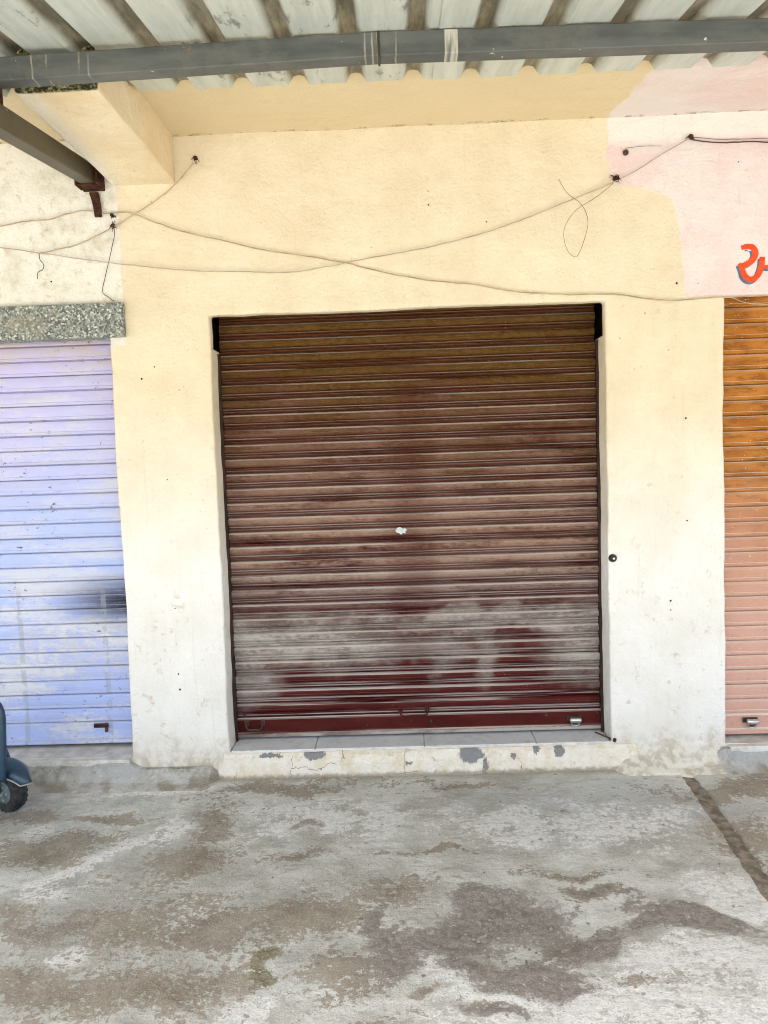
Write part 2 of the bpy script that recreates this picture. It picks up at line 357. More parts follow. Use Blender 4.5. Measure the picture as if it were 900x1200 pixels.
PALE = ((700, 1180, .55, .20, .9, 0), (850, 1130, .4, .13, .9, 0), (300, 1160, .16, .09, 1, .2), (85, 1115, .1, .05, 1, 0), (380, 1195, .3, .05, .9, 0), (850, 1040, .22, .2, .7, 0), (405, 1055, .12, .07, .8, 0), (140, 1000, .06, .45, .8, -.45), (40, 1085, .22, .08, .8, .3), (520, 1120, .05, .14, .8, -.5), (390, 960, .4, .14, .75, 0), (200, 925, .32, .06, .75, 0), (620, 960, .5, .14, .6, 0), (720, 960, .4, .2, .6, 0))
MUD = ((330, 930, .46, .09, .9, 0), (238, 962, .13, .25, .95, 0), (235, 1010, .24, .20, .9, .5), (45, 1005, .28, .15, 1, .3), (30, 960, .22, .1, .9, 0), (110, 965, .22, .05, .85, 0), (90, 1075, .5, .10, .8, .15), (260, 1080, .38, .14, .95, 0), (350, 1080, .32, .18, .85, 0), (60, 1160, .4, .14, .85, 0), (190, 1140, .30, .12, .8, 0), (440, 1050, .22, .14, .75, 0), (530, 922, .25, .05, .75, 0), (520, 993, .30, .030, .9, -.1), (350, 1000, .12, .05, .8, 0), (362, 970, .05, .035, .9, 0), (675, 1018, .16, .05, .9, 0), (690, 1045, .10, .055, .95, 0), (650, 945, .06, .04, .8, 0), (870, 925, .5, .09, .8, 0), (885, 990, .14, .3, .7, 0), (770, 1150, .16, .03, .7, 0), (505, 1165, .07, .04, .85, 0), (580, 1185, .13, .03, .8, 0), (430, 1195, .15, .06, .6, 0), (420, 1130, .25, .1, .6, 0), (160, 1075, .3, .2, .6, 0))
DARK = ((590, 1075, .22, .13, 1, .1), (560, 1095, .2, .09, 1, .1), (690, 1095, .30, .075, 1, 0), (790, 1090, .3, .04, 1, -.08), (810, 1075, .2, .04, .9, -.1), (640, 1150, .17, .06, .95, 0), (600, 1130, .2, .07, 1, 0), (490, 1110, .09, .2, .95, -.75), (460, 1085, .06, .12, .8, 0), (732, 1058, .06, .03, .9, 0), (690, 1045, .06, .035, .8, 0), (575, 1190, .12, .03, .75, 0))
MOSS = ((305, 1120, .085, .045, 1, -.3),)
COOL = ((720, 945, .75, .3, 1, 0), (300, 930, .2, .1, .6, 0))
def make_floor():
    t = NT('worn_concrete_floor', .85, .25)
    def field(n):
        a = t.n.new('ShaderNodeAttribute'); a.attribute_name = n; return a.outputs['Fac']
    big = t.noise(1.7, 4, .62); medi = t.noise(7, 4, .66); fin = t.noise(36, 4, .8); grit = t.noise(150, 2, .7)
    mixn = t.add(t.mul(t.sub(medi, .5), 2.0), t.mul(t.sub(fin, .5), 2.6))
    c = t.mix(t.mr(t.add(t.mul(big, .5), t.mul(medi, .5)), .38, .60), (.385, .375, .32), (.60, .605, .55))
    c = t.mix(t.mul(t.mr(fin, .48, .66), .4), c, (.60, .59, .55))
    c = t.mix(t.mul(t.mr(field('cool'), .0, .5), t.mr(medi, .35, .6, .2, .75)), c, (.42, .45, .455))
    c = t.mix(t.mul(t.mr(t.add(field('pale'), mixn), .10, .40), .92), c, t.mix(t.mr(fin, .4, .6), (.64, .635, .60), (.77, .765, .72)))
    mud = t.mr(t.add(field('mud'), mixn), .10, .40)
    c = t.mix(t.mul(mud, .85), c, t.mix(t.mr(t.add(t.mul(medi, .6), t.mul(fin, .4)), .40, .60), (.165, .127, .080), (.31, .262, .19)))
    dk = t.mr(t.add(field('dark'), t.mul(mixn, .62)), .02, .34)
    c = t.mix(t.mul(dk, t.mr(medi, .25, .45, .7, .97)), c, t.mix(t.mr(fin, .38, .64), (.18, .156, .132), (.31, .277, .238)))
    ms = t.mr(t.add(field('moss'), t.mul(mixn, .5)), .15, .3); c = t.mix(ms, c, t.mix(t.mr(fin, .4, .6), (.15, .13, .07), (.30, .265, .175)))
    gate = t.mr(big, .46, .58)
    pit = t.mul(t.mr(t.voro(13, vec=t.warp(20, .06, 2)), .15, .10), gate); c = t.mix(t.mul(pit, .65), c, (.17, .155, .13))
    pit2 = t.mul(t.mr(fin, .61, .66), t.mr(medi, .44, .56)); c = t.mix(t.mul(pit2, .6), c, (.20, .175, .145))
    smear = t.noise(7, 4, .7, vec=t.scaled(1, 3.2, 1, rot=.35)); c = t.mix(t.mul(t.mr(smear, .52, .68), .42), c, (.27, .235, .185))
    c = t.mix(t.mul(t.mr(t.noise(24, 4, .75), .62, .66), .5), c, (.70, .69, .65))
    c = t.mix(t.mul(t.mr(grit, .56, .66), .35), c, (.17, .155, .13)); c = t.mix(t.mul(t.mr(grit, .42, .32), .22), c, (.72, .71, .67))
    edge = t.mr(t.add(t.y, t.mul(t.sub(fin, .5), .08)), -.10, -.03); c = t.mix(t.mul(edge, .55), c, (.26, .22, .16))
    t.bump(t.add(t.mul(t.noise(7, 3, .66), 2.0), t.add(t.mul(t.noise(34, 3, .7), .9), t.mul(grit, .4))), .8, .008)
    t.rough(t.mr(big, .35, .65, .62, .9))
    return t.color(c)
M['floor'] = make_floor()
def make_groove():
    t = NT('dirt_in_joint', .95, .1); c = t.mix(t.mr(t.noise(20, 5, .7), .35, .65), (.15, .125, .094), (.31, .27, .21)); t.bump(t.noise(40, 4, .7), .8, .01); return t.color(c)
M['groove'] = make_groove()

# ------------------------------------------------------------------ mesh helpers
def link(name, verts, faces, mat, parent=None, smooth=False):
    me = bpy.data.meshes.new(name); me.from_pydata([tuple(v) for v in verts], [], faces); me.validate(); me.update()
    if mat: me.materials.append(mat)
    if smooth: me.polygons.foreach_set('use_smooth', [True] * len(me.polygons))
    o = bpy.data.objects.new(name, me); col.objects.link(o)
    if parent: o.parent = parent
    return o
def fix_normals(o):
    bm = bmesh.new(); bm.from_mesh(o.data); bmesh.ops.recalc_face_normals(bm, faces=bm.faces); bm.to_mesh(o.data); bm.free(); return o
class MB:
    def __init__(s): s.v = []; s.f = []
    def add(s, v, f):
        k = len(s.v); s.v += [Vector(q) for q in v]; s.f += [tuple(i + k for i in q) for q in f]
    def box(s, a, b):
        x0, y0, z0 = a; x1, y1, z1 = b
        s.add([(x0, y0, z0), (x1, y0, z0), (x1, y1, z0), (x0, y1, z0), (x0, y0, z1), (x1, y0, z1), (x1, y1, z1), (x0, y1, z1)],
              [(0, 3, 2, 1), (4, 5, 6, 7), (0, 1, 5, 4), (1, 2, 6, 5), (2, 3, 7, 6), (3, 0, 4, 7)])
    def tube(s, pts, r, n=8, cap=True, closed=False):
        pts = [Vector(p) for p in pts]; rs = r if isinstance(r, (list, tuple)) else [r] * len(pts); rings = []
        N = None
        for i, p in enumerate(pts):
            a = pts[(i - 1) % len(pts)] if (i or closed) else p; b = pts[(i + 1) % len(pts)] if (i < len(pts) - 1 or closed) else p
            d = (b - a).normalized()
            if N is None: N = d.orthogonal().normalized()
            else:
                N = N - d * N.dot(d); N = N.normalized() if N.length > 1e-6 else d.orthogonal().normalized()
            B = d.cross(N)
            rings.append([p + (N * math.cos(2 * math.pi * j / n) + B * math.sin(2 * math.pi * j / n)) * rs[i] for j in range(n)])
        f = []
        L = len(rings)
        for i in range(L if closed else L - 1):
            k = (i + 1) % L
            for j in range(n): f.append((i * n + j, i * n + (j + 1) % n, k * n + (j + 1) % n, k * n + j))
        if cap and not closed: f += [tuple(range(n))[::-1], tuple((L - 1) * n + j for j in range(n))]
        s.add([q for g in rings for q in g], f)
    def bar(s, a, b, w, h, up=(0, 0, 1)):
        a, b = Vector(a), Vector(b); d = (b - a).normalized(); sd_ = d.cross(Vector(up)).normalized(); u = sd_.cross(d)
        q = [(-w / 2, -h / 2), (w / 2, -h / 2), (w / 2, h / 2), (-w / 2, h / 2)]
        s.add([p + sd_ * x + u * z for p in (a, b) for x, z in q], [(0, 1, 2, 3), (7, 6, 5, 4), (0, 4, 5, 1), (1, 5, 6, 2), (2, 6, 7, 3), (3, 7, 4, 0)])
    def lathe(s, prof, axis_o, axis, n=24):
        """prof: (radius, along)"""
        axis = Vector(axis).normalized(); N = axis.orthogonal().normalized(); B = axis.cross(N); o = Vector(axis_o)
        v = [o + axis * h + (N * math.cos(2 * math.pi * j / n) + B * math.sin(2 * math.pi * j / n)) * r for r, h in prof for j in range(n)]
        f = [(i * n + j, i * n + (j + 1) % n, (i + 1) * n + (j + 1) % n, (i + 1) * n + j) for i in range(len(prof) - 1) for j in range(n)]
        f += [tuple(range(n))[::-1], tuple((len(prof) - 1) * n + j for j in range(n))]
        s.add(v, f)
    def build(s, name, mat, parent=None, smooth=False, bevel=0.0, seg=2):
        o = fix_normals(link(name, s.v, s.f, mat, parent, smooth))
        if bevel:
            b = o.modifiers.new('bevel', 'BEVEL'); b.width = bevel; b.segments = seg; b.limit_method = 'ANGLE'; b.angle_limit = R_(40)
        return o
def thing(name, label, cat, loc=(0, 0, 0), group=None):
    o = bpy.data.objects.new(name, None); col.objects.link(o); o.location = loc; o.empty_display_size = .1
    return tag(o, label, cat, group)
def tag(o, label, cat, group=None):
    o['label'] = label; o['category'] = cat
    if group: o['group'] = group
    return o
def structure(o): o['kind'] = 'structure'; return o
def spline(pts, n=8):
    pts = [Vector(p) for p in pts]; out = []
    q = [pts[0] * 2 - pts[1]] + pts + [pts[-1] * 2 - pts[-2]]
    for i in range(1, len(q) - 2):
        for k in range(n):
            t = k / n; a, b, c, d = q[i - 1], q[i], q[i + 1], q[i + 2]
            out.append(.5 * (2 * b + (c - a) * t + (2 * a - 5 * b + 4 * c - d) * t * t + (3 * b - a - 3 * c + d) * t ** 3))
    return out + [pts[-1]]
def ns(x, y, z=0.0, s=1.0): return mn.noise(Vector((x * s, y * s, z * s)))

# ------------------------------------------------------------------ measures (metres; floor z = 0, wall face y = 0)
SILL, HEAD, SOFF = .13, 2.29, 3.13
OPEN = [(-2.42, -.49, SILL - .01, 2.20), (0.0, 1.90, SILL, HEAD), (2.464, 4.36, SILL - .02, HEAD)]
JAMB_TOP = 2.135; REC = .165
BX0, BX1 = -6.0, 7.0

# ------------------------------------------------------------------ ground
def lines(pts):
    out = []
    for a, b, st in pts:
        n = max(1, round((b - a) / st)); out += [a + (b - a) * i / n for i in range(n)]
    return out + [pts[-1][1]]
g = MB(); S = 300.0
g.add([(-S, -S, -.075), (S, -S, -.075), (S, S, -.075), (-S, S, -.075)], [(0, 1, 2, 3)])
structure(g.build('ground', M['earth']))
def joint_x(y): return 2.211 + .0855 * (y + .075) + .008 * ns(y, 3.1, 0, 3) + .006 * ns(y, 7.7, 0, 21) + .003 * ns(y, 2.7, 0, 55)
def floor_z(x, y):
    z = .006 * ns(x, y, 0, 1.3) + .003 * ns(x, y, 4, 5)
    p1 = Vector((1.2, -1.27)); d = (Vector((x, y)) - p1); k = max(0, 1 - (d.x / .33) ** 2 - (d.y / .2) ** 2)
    z += -.012 * min(1, k * 2) + (.006 * ns(x, y, 2, 28) * min(1, k * 3))
    return z
YL = lines([(-7, -2.6, .4), (-2.6, -1.9, .06), (-1.9, .35, .02)])
import numpy as np
def stain_fields(me):
    co = np.empty(len(me.vertices) * 3); me.vertices.foreach_get('co', co); co = co.reshape(-1, 3)
    wv = [mn.noise_vector(Vector((x * 2.6, y * 2.6, 3))) * .16 + mn.noise_vector(Vector((x * 8, y * 8, 9))) * .07 for x, y, z in co]
    wx = co[:, 0] + np.array([q.x for q in wv]); wy = co[:, 1] + np.array([q.y for q in wv])
    for nm, lst in (('pale', PALE), ('mud', MUD), ('dark', DARK), ('moss', MOSS), ('cool', COOL)):
        val = np.full(len(co), -1.0)
        for px, py, rx, ry, a, rot in lst:
            p = onZ(px, py); dx_, dy_ = wx - p.x, wy - p.y; cr, sr = math.cos(rot), math.sin(rot)
            d = np.sqrt(((dx_ * cr + dy_ * sr) / rx) ** 2 + ((-dx_ * sr + dy_ * cr) / ry) ** 2)
            val = np.maximum(val, np.clip((1.15 - d) * a * .8, -1, a))
        at = me.attributes.new(nm, 'FLOAT', 'POINT'); at.data.foreach_set('value', val.astype(np.float32))
def slab(name, xs_fn, cols, mat):
    v, f = [], []
    for y in YL:
        xs = xs_fn(y)
        for x in xs: v.append((x, y, floor_z(x, y)))
    nx = len(xs)
    for j in range(len(YL) - 1):
        for i in range(nx - 1): f.append((j * nx + i, j * nx + i + 1, (j + 1) * nx + i + 1, (j + 1) * nx + i))
    # skirts down to the ground
    k = len(v); rim = [i for i in range(nx)] + [j * nx + nx - 1 for j in range(1, len(YL))] + [(len(YL) - 1) * nx + i for i in range(nx - 2, -1, -1)] + [j * nx for j in range(len(YL) - 2, 0, -1)]
    for i in rim: v.append((v[i][0], v[i][1], -.074))
    for a in range(len(rim)):
        b = (a + 1) % len(rim); f.append((rim[a], k + a, k + b, rim[b]))
    o = link(name, v, f, mat); fix_normals(o); stain_fields(o.data)
    o.data.polygons.foreach_set('use_smooth', [True] * len(o.data.polygons))
    b = o.modifiers.new('bevel', 'BEVEL'); b.width = .012; b.segments = 2; b.limit_method = 'ANGLE'; b.angle_limit = R_(50)
    return structure(o)
LX = lines([(-9, -1.8, .5), (-1.8, 2.3, .02)]); RX = lines([(2.3, 3.4, .03), (3.4, 9, .5)])
def left_x(y):
    j = joint_x(y); return [x if x < 1.8 else 1.8 + (x - 1.8) * (j - 1.8) / .5 for x in LX]
def right_x(y):
    j = joint_x(y) + .066 + .010 * ns(y, 1.3, 5, 4) + .006 * ns(y, 4.3, 5, 23) + .004 * ns(y, 6.3, 5, 61); return [j + (x - 2.3) * (9 - j) / (6.7) for x in RX]
slab('pavement', left_x, len(LX), M['floor'])
slab('pavement', right_x, len(RX), M['floor'])
gv, gf = [], []
gy = lines([(-7, 0, .05)])
for y in gy:
    j = joint_x(y)
    for u in (-.03, .01, .045, .08, .13): gv.append((j + u, y, -.008 + .007 * ns(j + u, y, 1, 11) + .004 * ns(j + u, y, 3, 37)))
for a in range(len(gy) - 1):
    for b in range(4): gf.append((a * 5 + b, a * 5 + b + 1, a * 5 + b + 6, a * 5 + b + 5))
structure(link('dirt_joint', gv, gf, M['groove'], smooth=True))

# ------------------------------------------------------------------ the building
bld = thing('shop_building', 'cream and pink plastered shop front with three roller shutter openings', 'building')

def wob(x, z):   # uneven hand-plastered edges
    return Vector((.008 * ns(x, z, 1, 1.7) + .004 * ns(x, z, 5, 9), .006 * ns(x, z, 9, 2.1) + .0018 * ns(x, z, 3, 11), .007 * ns(x, z, 13, 1.9) + .0035 * ns(x, z, 17, 10)))
def front_wall():
    xs = set(); zs = set()
    for x in lines([(BX0, -1.6, .2), (-1.6, 3.2, .04), (3.2, BX1, .2)]): xs.add(round(x, 4))
    for z in lines([(-.05, 3.28, .04)]): zs.add(round(z, 4))
    kx = [o[i] for o in OPEN for i in (0, 1)]; kz = sorted(set([o[i] for o in OPEN for i in (2, 3)] + [JAMB_TOP]))
    xs = sorted([x for x in xs if all(abs(x - k) > .018 for k in kx)] + kx)
    zs = sorted([z for z in zs if all(abs(z - k) > .006 for k in kz)] + kz)
    bm = bmesh.new(); vv = {}
    def V(i, j, y=0.0):
        k = (i, j, y)
        if k not in vv: p = Vector((xs[i], y, zs[j])) + wob(xs[i], zs[j]) * (1 if y == 0 else 1); vv[k] = bm.verts.new(p)
        return vv[k]
    def hole(i, j):
        if i < 0 or j < 0 or i >= len(xs) - 1 or j >= len(zs) - 1: return None
        x = (xs[i] + xs[i + 1]) / 2; z = (zs[j] + zs[j + 1]) / 2
        for k, o in enumerate(OPEN):
            if o[0] < x < o[1] and o[2] < z < o[3]: return k
        return None
    for i in range(len(xs) - 1):
        for j in range(len(zs) - 1):
            h = hole(i, j)
            if h is None: bm.faces.new((V(i, j), V(i + 1, j), V(i + 1, j + 1), V(i, j + 1))); continue
            zc = (zs[j] + zs[j + 1]) / 2
            d = REC + .05 if zc < JAMB_TOP or h != 1 else .05
            if hole(i - 1, j) is None: bm.faces.new((V(i, j), V(i, j + 1), V(i, j + 1, d), V(i, j, d)))
            if hole(i + 1, j) is None: bm.faces.new((V(i + 1, j + 1), V(i + 1, j), V(i + 1, j, d), V(i + 1, j + 1, d)))
            if hole(i, j + 1) is None: bm.faces.new((V(i, j + 1), V(i + 1, j + 1), V(i + 1, j + 1, .05), V(i, j + 1, .05)))
    bmesh.ops.recalc_face_normals(bm, faces=bm.faces)
    me = bpy.data.meshes.new('front_wall'); bm.to_mesh(me); bm.free()
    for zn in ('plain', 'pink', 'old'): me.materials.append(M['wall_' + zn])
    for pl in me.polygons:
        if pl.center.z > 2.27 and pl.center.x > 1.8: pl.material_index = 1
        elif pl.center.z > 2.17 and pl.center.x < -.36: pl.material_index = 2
    o = bpy.data.objects.new('front_wall', me); col.objects.link(o); o.parent = bld
    me.polygons.foreach_set('use_smooth', [True] * len(me.polygons))
    # make the face point to the street
    if me.polygons[0].normal.y > 0: me.flip_normals()
    b = o.modifiers.new('bevel', 'BEVEL'); b.width = .011; b.segments = 3; b.limit_method = 'ANGLE'; b.angle_limit = R_(60); b.harden_normals = False
    return o
front_wall()
# inner masonry behind the plaster: pillar cores, lintel band, back and side walls, roof slab
def core(name, a, b, mat='dark_room'):
    q = MB(); q.box(a, b); return q.build(name, M[mat], bld)
core('pillar_core', (-.40, .06, 0), (-.08, 1.0, 3.1)); core('pillar_core', (1.99, .06, 0), (2.38, 1.0, 3.1))
core('pillar_core', (BX0 + .03, .06, 0), (-2.5, 1.0, 3.1)); core('pillar_core', (4.45, .06, 0), (BX1 - .03, 1.0, 3.1))
for a, b in ((-.395, -.004), (1.904, 2.375)):       # jamb blocks behind the reveals
    q = MB(); q.box((min(a, b), REC + .048, 0), (max(a, b), .6, JAMB_TOP - .01)); q.build('jamb_core', M['dark_room'], bld)
core('back_wall', (BX0, 2.6, -.05), (BX1, 2.75, 3.12))
core('side_wall', (BX0, .012, -.05), (BX0 + .025, 2.598, 3.12)); core('side_wall', (BX1 - .025, .012, -.05), (BX1, 2.598, 3.12))
# overhanging roof slab with painted soffit
q = MB(); xs_ = lines([(BX0, -1.6, .4), (-1.6, 3.2, .08), (3.2, BX1, .4)]); ys_ = lines([(-1.10, .0, .07), (0, 2.8, .7)])
for y in ys_:
    for x in xs_: q.v.append(Vector((x, y, SOFF + .005 * ns(x, y, 0, 2.2))))
nx = len(xs_)
for j in range(len(ys_) - 1):
    for i in range(nx - 1): q.f.append((j * nx + i, (j + 1) * nx + i, (j + 1) * nx + i + 1, j * nx + i + 1))
k = len(q.v); q.v += [Vector((BX0, -1.10, 3.27)), Vector((BX1, -1.10, 3.27)), Vector((BX1, 2.8, 3.27)), Vector((BX0, 2.8, 3.27))]
q.f += [(k, k + 1, k + 2, k + 3), tuple([k] + list(range(nx)) + [k + 1]), tuple([k + 3] + [(len(ys_) - 1) * nx + i for i in range(nx)] + [k + 2]),
        tuple([k] + [j * nx for j in range(len(ys_))] + [k + 3]), tuple([k + 1] + [j * nx + nx - 1 for j in range(len(ys_))] + [k + 2])]
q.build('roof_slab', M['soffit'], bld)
# cantilever bracket under the slab
def bracket(x0, x1):
    q = MB(); ys2 = lines([(-.945, .004, .05)]); n = 10
    for y in ys2:
        ring = [(x0, 3.14), (x0, 3.03), (x0, 2.914), ((x0 * 2 + x1) / 3, 2.914), ((x0 + 2 * x1) / 3, 2.914), (x1, 2.914), (x1, 3.03), (x1, 3.14)]
        for x, z in ring: q.v.append(Vector((x + .006 * ns(x, y, z, 4), y + .006 * ns(x, 1, z, 9), z + .005 * ns(x, y, z + 5, 4))))
    L = 8
    for j in range(len(ys2) - 1):
        for i in range(L): q.f.append((j * L + i, j * L + (i + 1) % L, (j + 1) * L + (i + 1) % L, (j + 1) * L + i))
    q.f += [tuple(range(L)), tuple((len(ys2) - 1) * L + i for i in range(L))]
    o = q.build('cantilever_bracket', M['bracket'], bld, bevel=.01)
    return o
bracket(-.43, -.13)
bracket(4.2, 4.5)

# terrazzo lintel over the lavender shutter
q = MB(); q.box((-2.6, -.032, 2.2), (-.405, .055, 2.362)); q.build('terrazzo_lintel', M['granite'], bld, bevel=.004)

# ---- step under the middle shutter: limewashed face and a row of stone tiles
def lump(name, mat, x0, x1, prof, seed, amp=.012, step=.03, parent=bld, taper=0.0, hs=None):
    """a hand-laid strip along x: prof is a list of (y, z); edges wander"""
    q = MB(); xs2 = lines([(x0, x1, step)]); L = len(prof)
    for x in xs2:
        for i, (y, z) in enumerate(prof):
            tp = min(1, min(x - x0, x1 - x) / taper) if taper else 1; tp = max(.06, tp * tp * (3 - 2 * tp)); y = .02 + (y - .02) * tp if y < .02 else y; z = z * tp * (hs(x) if hs else 1) if z > 0 else z
            q.v.append(Vector((x, y + amp * ns(x, i * .7 + seed, 0, 5) + .4 * amp * ns(x, i + seed, 3, 22), max(-.05, z + .6 * amp * ns(x, i * .9 + seed, 7, 6)))))
    for j in range(len(xs2) - 1):
        for i in range(L - 1): q.f.append((j * L + i, j * L + i + 1, (j + 1) * L + i + 1, (j + 1) * L + i))
    q.f += [tuple(range(L)), tuple((len(xs2) - 1) * L + i for i in range(L))]
    return q.build(name, M[mat], parent, bevel=.006)
step = lump('step', 'plinth', -.09, 2.08, [(.3, -.04), (-.034, -.04), (-.030, .03), (-.026, .075), (-.020, .110), (-.008, .122), (.10, .1235), (.3, .1235)], 1.0, .006, taper=.05)
tj = [.003, .425, .975, 1.535, 1.897]
for i in range(4):
    q = MB(); a, b = tj[i] + .002, tj[i + 1] - .002; z1 = .1345 + random.uniform(-.001, .001)
    y0 = .004 + random.uniform(-.004, .004)
    q.add([(a, y0, .119), (b, y0 + random.uniform(-.003, .003), .119), (b, .30, .119), (a, .30, .119), (a, y0, z1), (b, y0, z1), (b, .30, z1), (a, .30, z1)],
          [(0, 3, 2, 1), (4, 5, 6, 7), (0, 1, 5, 4), (1, 2, 6, 5), (2, 3, 7, 6), (3, 0, 4, 7)])
    q.build('tile', M['tile'], step, bevel=.0015)
# crumbled mortar at the step ends and cement kerbs along the neighbours
def ramp01(x, a, b): u = max(0.0, min(1.0, (x - a) / (b - a))); return u * u * (3 - 2 * u)
lump('kerb', 'kerb', -2.5, -.02, [(.05, -.04), (-.19, -.03), (-.13, .005), (-.085, .022), (-.060, .055), (-.045, .085), (-.034, .103), (-.015, .108), (.05, .108)], 12.0, .014, .025, taper=.09, hs=lambda x: 1 - .40 * ramp01(x, -.52, -.44))
lump('kerb', 'kerb', 2.36, 4.5, [(.05, -.04), (-.17, -.03), (-.115, .006), (-.07, .022), (-.045, .06), (-.03, .092), (.05, .096)], 17.0, .014, .03, taper=.08)
lump('mortar_fillet', 'wall', 1.86, 2.66, [(.2, -.04), (-.15, -.03), (-.105, .006), (-.06, .025), (-.030, .06), (-.010, .10), (.012, .14), (.03, .16)], 4.0, .02, .025, taper=.12, hs=lambda x: 1 - .5 * ramp01(x, 2.40, 2.50))
for a, b, z in ((-2.45, -.50, .118), (2.475, 4.4, .105)):
    q = MB(); q.box((a, -.036, z - .03), (b, .5, z)); q.build('sill_slab', M['sill'], bld, bevel=.004)

# nail holes, nails and stains driven in the plaster
q = MB(); q.lathe([(.0015, -.004), (.005, -.003), (.0065, 0), (.006, .006)], (0, 0, 0), (0, 1, 0), 8); nail = q.build('nail', M['rust'], bld)
npos = [(181, 430), (166, 444), (210, 457), (205, 713), (209, 790), (211, 808), (502, 240), (570, 260), (793, 332), (818, 332), (786, 704), (786, 715), (756, 367), (702, 436), (196, 562), (804, 490), (865, 190), (805, 610), (60, 330)]
for i, (px, py) in enumerate(npos):
    o = nail if i == 0 else nail.copy()
    if i: col.objects.link(o)
    p = onY(px, py, 0) + Vector((0, wob(*[onY(px, py, 0)[k] for k in (0, 2)]).y, 0)); o.location = p; s = random.uniform(.35, .85); o.scale = (s, 1, s)

# painted sign letter of the neighbour (cut by the edge of the photograph)
def stroke(name, pts, w, y, th, mat, parent, n=10):
    P = spline([onY(px, py, 0) for px, py in pts], n); P = [Vector((p.x, 0, p.z)) for p in P]
    ws = w if isinstance(w, list) else [w] * len(pts); q = MB(); L = len(P)
    for i, p in enumerate(P):
        d = (P[min(i + 1, L - 1)] - P[max(i - 1, 0)]).normalized(); nn = Vector((-d.z, 0, d.x))
        u = i / (L - 1) * (len(ws) - 1); a = int(min(u, len(ws) - 2)) if len(ws) > 1 else 0; ww = ws[a] + (ws[min(a + 1, len(ws) - 1)] - ws[a]) * (u - a)
        for s_, yy in ((-1, y - th), (1, y - th), (1, y + .004), (-1, y + .004)):
            q.v.append(p + nn * s_ * ww / 2 + Vector((0, yy, 0)))
    for i in range(L - 1):
        for j in range(4): q.f.append((i * 4 + j, i * 4 + (j + 1) % 4, i * 4 + 4 + (j + 1) % 4, i * 4 + 4 + j))
    q.f += [(0, 1, 2, 3), tuple((L - 1) * 4 + j for j in range(4))]
    return q.build(name, mat, parent)
g1 = [(868.5, 290.5), (875, 289), (882, 290), (885.3, 297), (881.5, 305), (874, 310), (868, 312)]
g2 = [(866, 309), (869.5, 315), (872, 322), (877, 327), (883, 327), (889, 321), (892.5, 311), (893.3, 301)]
lt_ = bpy.data.objects.new('painted_letter', None); col.objects.link(lt_); lt_.parent = bld
lt_['label'] = 'hand painted red letter with blue shadow on pink wash'
yw = wob(2.6, 2.43).y
def off(pts, dx, dy): return [(a + dx, b + dy) for a, b in pts]
wl_ = [.021, .025, .028, .029, .028, .026, .022]; wl2 = [.016, .024, .027, .026, .026, .027, .026, .025]
stroke('letter_shadow', off(g1, -2.4, 2.2), wl_, yw - .0005, .001, M['letter_blue'], lt_)
stroke('letter_shadow', off(g2, -2.2, 2.4), wl2, yw - .0008, .001, M['letter_blue'], lt_)
stroke('letter_stroke', g1, wl_, yw - .002, .001, M['letter_red'], lt_)
stroke('letter_stroke', g2, wl2, yw - .0024, .001, M['letter_red'], lt_)
stroke('letter_shadow', [(893, 315), (898, 315.5), (906, 315.5), (914, 315.5)], .016, yw - .0004, .001, M['letter_blue'], lt_)
stroke('letter_stroke', [(892, 312.3), (897, 312.5), (906, 312.5), (914, 312.5)], .016, yw - .0018, .001, M['letter_red'], lt_)
stroke('letter_shadow', [(903, 333), (911, 331), (918, 322), (917, 290)], .026, yw - .0003, .001, M['letter_blue'], lt_)
stroke('letter_stroke', [(918, 336), (918, 318), (918, 300), (918, 282)], .030, yw - .0022, .001, M['letter_red'], lt_)

# ------------------------------------------------------------------ roller shutters
def slat_mesh(name, prof, w, mat):
    q = MB(); n = len(prof)
    for x in (0, w):
        for y, z in prof: q.v.append(Vector((x, y, z)))
    for i in range(n - 1): q.f.append((i, n + i, n + i + 1, i + 1))
    me = bpy.data.meshes.new(name); me.from_pydata([tuple(v) for v in q.v], [], q.f); me.materials.append(mat)
    return me
PITCH = .075
prof_round = [(.014, -.002), (.013, .0025), (.003, .0045), (-.001, .008), (.000, .0115), (.006, .0135), (.012, .0145), (.012, .0165), (.002, .0185), (-.002, .022), (.001, .0255), (.010, .0275), (.010, .0295), (-.003, .033), (-.009, .040), (-.0105, .0445), (-.0090, .0475), (-.0115, .051), (-.0115, .055), (-.008, .063), (.000, .0695), (.013, .0725)]
prof_flat = [(.012, -.004), (.010, .0005), (-.003, .0025), (-.0055, .006), (-.0052, .016), (-.003, .0185), (-.0045, .022), (-.0065, .040), (-.0060, .058), (-.004, .068), (.000, .0715), (.012, .0735)]
